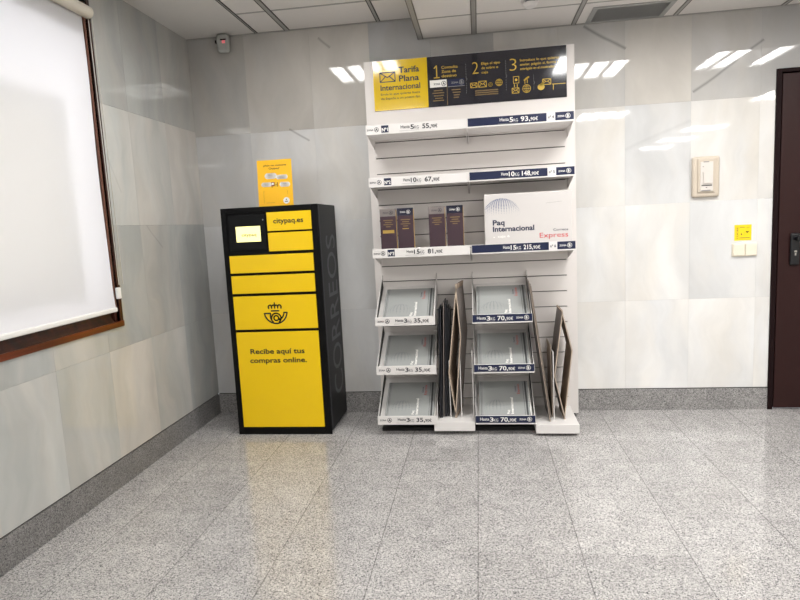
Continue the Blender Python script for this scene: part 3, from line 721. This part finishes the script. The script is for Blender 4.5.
# ------------------------------------------------------------ stock on the rack
# silver cartons lying in the six trays
def dots(mb, P, cx, cy, r, m, n=9, cut=None, size=.0042, tilt=38, low=-.15):
    """half-tone globe: dots on the meridians and parallels of a tilted sphere"""
    ct, st = math.cos(math.radians(tilt)), math.sin(math.radians(tilt))
    for i in range(2*n+1):
        for j in range(-2, n+1):
            lo = (i/(2*n)-.5)*math.pi*1.5; la = j/n*math.pi/2*.98
            x = math.sin(lo)*math.cos(la); z = math.cos(lo)*math.cos(la); y = math.sin(la)
            y, z = y*ct-z*st, y*st+z*ct
            if z < .05 or y < low: continue
            f = max(.25, min(1, (y-low)/.55))*(1-.35*max(0, x))
            sz = size*(.45+.55*z)*f
            if cut and (cx+x*r < cut[0] or cx+x*r > cut[1]): continue
            disc(mb, P, cx+x*r, cy+y*r, sz, m, 1, 6, ry=sz*.62)
def make_flat():
    r = thing('flat_carton', (0, 0, 0), 'x', 'carton', 'silver grey cartons in the price trays')
    sl = Vector((0, .335, .200-.004)).normalized(); U = Vector((1, 0, 0)); nn = U.cross(sl)
    o_ = nn*.0005+sl*.012; w_ = .306; l_ = .308; th = .030
    m_ = MB(); m_.prism([o_, o_+U*w_, o_+U*w_+sl*l_, o_+sl*l_], nn*th, M_silver); bd = m_.build('carton_body', r, bevel=.002)
    P = Plane2(o_+nn*th, U, sl, .0005); t = MB()
    dots(t, P, .105, .065, .080, M_silverdot, 8, size=.0050, tilt=-20, low=-.3)
    for xl_, wl_ in ((.010, .003), (.018, .0015), (w_-.022, .011), (w_-.032, .002)): rect(t, P, xl_, .001, xl_+wl_, l_-.001, M_linedk)
    # print turned a quarter: reads upwards
    Q = Plane2(o_+nn*th, sl, -U, .0005)
    t2 = MB()
    text(t, Plane2(o_+nn*th, sl, -U, .0005), 'Paq', .03, -.182, .016, M_pwhite, bold=.02); text(t, Q, 'Internacional', .03, -.206, .016, M_pwhite, w=.135, bold=.03)
    text(t, Q, 'Correos', .215, -.232, .011, M_navy, w=.05, bold=.01); text(t, Q, 'Express', .195, -.252, .015, M_red, w=.085, bold=.0)
    t.build('print', bd)
    m_ = MB(); fl_ = .010
    m_.prism([o_+U*(w_+.001), o_+U*(w_+.010), o_+U*(w_+.010)+sl*l_, o_+U*(w_+.001)+sl*l_], nn*(th*.55), M_pwhite); m_.build('side_flap', r)
    return r
fc = make_flat()
posn = ['top left', 'middle left', 'bottom left', 'top right', 'middle right', 'bottom right']
for i, (x0, x1, zb, fy, rise) in enumerate(trays):
    o = fc if i == 0 else copy_tree(fc)
    xo = x0+(.040 if i < 3 else .024)
    o.location = (xo, fy, zb+.008)
    o['label'] = 'silver grey carton lying in the %s tray priced %s' % (posn[i], '35,90€' if i < 3 else '70,90€')

# big white carton on the lowest long shelf
ZS = 1.102+.0205
bx = thing('parcel_box', (.29, 3.72, ZS), 'white cardboard parcel box with globe print on the shelf priced 215,90€', 'box')
b = MB(); b.box(.038, .545, 3.62, 3.83, ZS, ZS+.330, M_carton); bd = b.build('box_body', bx, bevel=.003)
P = Plane2((.038, 3.62, ZS), (1, 0, 0), (0, 0, 1), .0005); t = MB()
M_dotb = mat('dot_blue_grey', rgb(112, 122, 152), .5)
dots(t, P, .100, .188, .114, M_dotb, 17, cut=(.004, 9), size=.0060, tilt=-24, low=.05)
text(t, P, 'Paq', .047, .146, .030, M_navy, w=.070, bold=.03); text(t, P, 'Internacional', .047, .108, .030, M_navy, w=.243, bold=.03)
text(t, P, 'Correos', .400, .097, .014, M_navy, w=.085, bold=.01); text(t, P, 'Express', .320, .060, .029, M_red, w=.165, bold=.0)
text(t, P, 'caja 6', .075, .072, .013, M_pwhite, w=.07); disc(t, P, .053, .074, .004, M_pwhite)
stroke(t, P, [(.36, .262), (.45, .268)], .0012, M_pgrey)
t.build('print', bd)
b = MB(); b.box(.036, .038, 3.64, 3.81, ZS+.02, ZS+.31, M_carton); b.build('side_flap', bx)

# tall dark zone cards
def make_card(hi, block=True):
    r = thing('zone_card', (0, 0, 0), 'x', 'card', 'dark price cards standing on the shelf')
    w_, h_ = .100, .278
    b = MB(); b.box(0, w_, 0, .03, 0, h_-.046, M_plum); bd = b.build('card_body', r, bevel=.001)
    b = MB(); b.box(0, w_, -.0005, .03, h_-.046, h_, M_navycard if hi else M_greyhead); hd = b.build('card_header', r, bevel=.001)
    b = MB(); b.box(w_, w_+.0015, 0, .03, 0, h_-.01, M_gold2); b.build('gilt_edge', r)
    P = Plane2((0, -.0005, h_-.046), (1, 0, 0), (0, 0, 1), .0004); t = MB(); zona(t, P, .018, .009, .026, 'B' if hi else 'A', M_pwhite if hi else M_ink, 1); t.build('lettering', hd)
    P = Plane2((0, 0, 0), (1, 0, 0), (0, 0, 1), .0004); t = MB()
    for k_, (a_, c_) in enumerate(((.2, .8), (.3, .72), (.2, .8), (.35, .65))): rect(t, P, a_*w_, .205-k_*.013, c_*w_, .210-k_*.013, M_goldd)
    if block and not hi: rect(t, P, .014, .128, .086, .148, M_goldm)
    elif block: rect(t, P, .03, .150, .07, .155, M_goldm)
    t.build('print', bd)
    return r
M_goldm = mat('mid_gold_print', rgb(178, 146, 72), .5)
M_navycard = mat('navy_card', rgb(30, 32, 52), .3); M_greyhead = mat('grey_card_header', rgb(128, 120, 118), .4)
cA = make_card(False); cB = make_card(True); cC = make_card(False, False); cD = make_card(True, False)
for i, (src, x, lab) in enumerate(((cA, -.603, 'grey-topped dark card with gold block, leftmost on the shelf priced 81,90€'), (cB, -.495, 'navy-topped dark card beside the leftmost grey-topped card'),
                           (cC, -.301, 'grey-topped dark card of the right-hand pair, left of its navy-topped partner'), (cD, -.191, 'navy-topped dark card farthest right, next to the white parcel box'))):
    o = src
    o.location = (x, 3.66, ZS); o['label'] = lab

# folded cartons standing between the dividers
def leaf(x0, x1, z0, z1, yf, yb, th, m, me_, name, label, group=None):
    """flattened carton seen edge-on: two sheets with a fold edge, leaning from (x0,z0) bottom to (x1,z1) top"""
    r = thing(name, (x0, yf, z0), label, 'carton', group)
    d_ = Vector((x1-x0, 0, z1-z0)).normalized(); n_ = Vector((d_.z, 0, -d_.x))
    for s_i in (0, 1):
        o_ = Vector((x0, yf+.006*s_i, z0))+n_*(th*.6*s_i)
        a = [o_, o_+n_*th*.35, Vector((x1, yf+.006*s_i, z1-.012*s_i))+n_*(th*.6*s_i)+n_*th*.35, Vector((x1, yf+.006*s_i, z1-.012*s_i))+n_*(th*.6*s_i)]
        b = MB(); b.prism(a, (0, yb-yf, 0), m); b.build('card_sheet', r)
    b = MB(); a = [Vector((x0, yf-.001, z0)), Vector((x0, yf-.001, z0))+n_*th*.35, Vector((x1, yf-.001, z1))+n_*th*.35, Vector((x1, yf-.001, z1))]
    b.prism(a, (0, .0009, 0), me_); b.build('cut_edge', r)
    return r
zL, zR_ = .084, .073
gl = 'folded cartons in the bottom box beside the 35,90€ trays'; gr = 'folded cartons in the bottom box at the right end'
leaf(-.276, -.262, zL, .775, 3.60, 3.84, .016, M_dkcard, M_dkcard, 'folded_carton', 'black folded carton, leftmost in the left bottom box', gl)
leaf(-.258, -.232, zL, .812, 3.62, 3.84, .018, M_dkcard, M_greycard, 'folded_carton', 'tallest dark folded carton with grey edge in the left bottom box', gl)
leaf(-.240, -.212, zL, .770, 3.63, 3.84, .018, M_dkcard, M_dkcard, 'folded_carton', 'dark folded carton leaning next to the open tan carton', gl)
def sleeve(T_, R_, B_, L_, yf, yb, th, name, label, dx=0, dz=0):
    """carton opened to a diamond tube: four card walls"""
    r = thing(name, (B_[0], yf, B_[1]), label, 'carton')
    pts = [T_, R_, B_, L_]; cx = sum(p[0] for p in pts)/4; cz = sum(p[1] for p in pts)/4
    for i in range(4):
        a, b_ = pts[i], pts[(i+1) % 4]
        dv = Vector((b_[0]-a[0], 0, b_[1]-a[1])).normalized(); n_ = Vector((dv.z, 0, -dv.x))
        if n_.dot(Vector((cx-a[0], 0, cz-a[1]))) < 0: n_ = -n_
        A = Vector((a[0], yf, a[1])); Bq = Vector((b_[0], yf, b_[1]))
        m_ = MB(); m_.prism([A, Bq, Bq+n_*th, A+n_*th], (dx, yb-yf, dz), M_kraftin); m_.v += []
        m_.prism([A-n_*.0006, Bq-n_*.0006, Bq, A], (dx, yb-yf, dz), M_greycard)
        m_.prism([A+Vector((0, -.001, 0)), Bq+Vector((0, -.001, 0)), Bq+n_*th+Vector((0, -.001, 0)), A+n_*th+Vector((0, -.001, 0))], (0, .0009, 0), M_kraft)
        m_.build('card_wall', r)
    return r
M_kraftin = mat('kraft_inside', rgb(150, 132, 116), .8)
sleeve((-.148, .925), (-.128, .60), (-.178, zL+.001), (-.214, .374), 3.60, 3.83, .006, 'open_carton', 'tall tan carton opened to a diamond tube in the left bottom box', .034, .0)
sleeve((.478, .745), (.535, .50), (.484, zR_+.001), (.425, .345), 3.59, 3.83, .005, 'open_carton', 'grey-brown carton opened to a diamond tube at the rack\'s right end')
leaf(.392, .283, zR_, .932, 3.55, 3.82, .006, M_greycard, M_kraft, 'folded_carton', 'folded carton leaning left against the 70,90€ trays, nearest the camera', gr)
leaf(.404, .298, zR_, .905, 3.62, 3.84, .006, M_greycard, M_kraft, 'folded_carton', 'folded carton leaning left just behind the nearest one', gr)
leaf(.416, .409, zR_, .53, 3.64, 3.84, .006, M_kraft, M_kraft, 'folded_carton', 'short upright folded carton in the middle of the right bottom box', gr)

# ------------------------------------------------------------ small things on the walls and ceiling
# break-glass / control plate in beige surround
M_offw = mat('off_white_plastic', rgb(218, 212, 206), .4)
wc = thing('wall_control_box', (1.408, D, 1.503), 'beige wall box with white inset controls on the marble above the light switch', 'control box')
b = MB(); b.box(1.328, 1.490, D-.028, D, 1.376, 1.626, M_beige); b.build('surround', wc, bevel=.014, seg=3)
b = MB(); b.box(1.358, 1.460, D-.036, D-.027, 1.404, 1.610, M_beige); b.build('inner_rim', wc, bevel=.004)
b = MB(); b.box(1.371, 1.446, D-.041, D-.035, 1.412, 1.592, M_offw); b.build('control_plate', wc, bevel=.003)
b = MB(); b.box(1.386, 1.440, D-.050, D-.041, 1.458, 1.530, M_offw); b.build('flap', wc, bevel=.002, label='small raised white flap')
b = MB(); b.box(1.388, 1.420, D-.043, D-.041, 1.596 if False else 1.588, 1.594, M_pgrey); b.box(1.378, 1.438, D-.0425, D-.041, 1.445, 1.450, M_ventdk); b.box(1.378, 1.430, D-.0425, D-.041, 1.414, 1.420, M_pgrey)
b.box(1.403, 1.410, D-.0425, D-.041, 1.433, 1.437, M_ventdk); b.box(1.384, 1.388, D-.0425, D-.041, 1.560, 1.564, M_ventdk); b.build('markings', wc)
# switches
sw_ = thing('light_switch', (1.650, D, 1.038), 'cream double light switch on the marble below the yellow sticker', 'light switch')
b = MB(); b.box(1.576, 1.724, D-.008, D, .996, 1.080, M_cream); b.build('switch_plate', sw_, bevel=.003)
for x in (1.580, 1.652): b = MB(); b.box(x, x+.068, D-.018, D-.008, 1.001, 1.075, M_cream); b.build('rocker', sw_, bevel=.004)
# sticker
b = MB(); b.box(1.591, 1.691, D-.0012, D, 1.096, 1.194, M_stick); st = b.build('yellow_sticker'); tag(st, 'square yellow sticker on the marble right above the light switch', 'sticker')
P = Plane2((1.591, D-.0012, 1.096), (1, 0, 0), (0, 0, 1), .0004); t = MB()
Pv = Plane2((1.591, D-.0012, 1.096), (0, 0, 1), (-1, 0, 0), .0004)
text(t, Pv, 'LUCES', .012, -.022, .009, M_goldd, w=.07); rect(t, P, .030, .080, .060, .083, M_goldd); rect(t, P, .030, .014, .090, .018, M_goldd)
stroke(t, P, [(.068, .055), (.082, .055), (.075, .047)], .004, M_ytext, True); disc(t, P, .041, .037, .004, M_ytext); disc(t, P, .040, .044, .0025, M_ytext); stroke(t, P, [(.056, .048), (.060, .044)], .002, M_goldd); stroke(t, P, [(.07, .078), (.09, .082)], .002, M_goldd)
t.build('print', st)
# motion sensor
ms = thing('motion_sensor', (-1.65, D, 2.56), 'small grey motion sensor with red light high in the corner', 'sensor')
b = MB()
prof = [(-.040, 2.60), (-.030, 2.628), (0, 2.634-.03), (.0, 2.6)]
b.box(-1.677, -1.594, D-.085, D-.030, 2.488, 2.608, M_greyp); b.build('sensor_body', ms, bevel=.022, seg=4)
b = MB(); b.tube((-1.662, D, 2.575), (-1.662, D-.04, 2.568), .012, M_greyp, 12); b.box(-1.708, -1.655, D-.022, D, 2.566, 2.584, M_ventdk); b.build('bracket', ms)
b = MB(); b.box(-1.643, -1.605, D-.088, D-.084, 2.560, 2.568, M_seam); b.build('lens_slot', ms)
b = MB(); b.box(-1.632, -1.612, D-.0875, D-.084, 2.541, 2.558, M_led); b.build('signal_light', ms, label='small glowing red light')
# ceiling vent
cv = thing('ceiling_vent', ((vx[0]+vx[1])/2, (vy[0]+vy[1])/2, ZR), 'grey slatted air vent in the white ceiling above the display rack', 'air vent')
b = MB(); z_ = ZR-.006; e_ = .020
b.box(vx[0]-.008, vx[1]+.008, vy[0]-.008, vy[0]+e_, z_, ZR+.004, M_vent); b.box(vx[0]-.008, vx[1]+.008, vy[1]-e_, vy[1]+.008, z_, ZR+.004, M_vent)
b.box(vx[0]-.008, vx[0]+e_, vy[0]+e_, vy[1]-e_, z_, ZR+.004, M_vent); b.box(vx[1]-e_, vx[1]+.008, vy[0]+e_, vy[1]-e_, z_, ZR+.004, M_vent); b.build('vent_frame', cv, bevel=.001)
b = MB(); b.box(vx[0], vx[1], vy[0], vy[1], ZR+.022, ZR+.026, M_ventdk); b.build('vent_duct', cv)
n = 20
for k in range(n):
    y = vy[0]+e_+(vy[1]-vy[0]-2*e_)*(k+.5)/n
    b = MB(); b.prism([(vx[0]+e_, y-.0085, ZR-.002), (vx[0]+e_, y-.0070, ZR-.003), (vx[0]+e_, y+.0062, ZR+.006), (vx[0]+e_, y+.0047, ZR+.007)], (vx[1]-vx[0]-2*e_, 0, 0), M_vent); b.build('slat', cv)
# smoke detector
sd = thing('smoke_detector', (.316, 3.47, ZR), 'round white smoke detector on the ceiling in front of the rack', 'smoke detector')
b = MB(); b.tube((.316, 3.47, ZR), (.316, 3.47, ZR-.012), .052, M_white, 28); b.build('mounting_base', sd, bevel=.002)
b = MB(); b.tube((.316, 3.47, ZR-.012), (.316, 3.47, ZR-.020), .030, M_ventdk, 24); b.build('sensing_slot', sd)
b = MB(); b.tube((.316, 3.47, ZR-.020), (.316, 3.47, ZR-.042), .044, M_white, 28, r1=.028); b.build('detector_head', sd, bevel=.003)
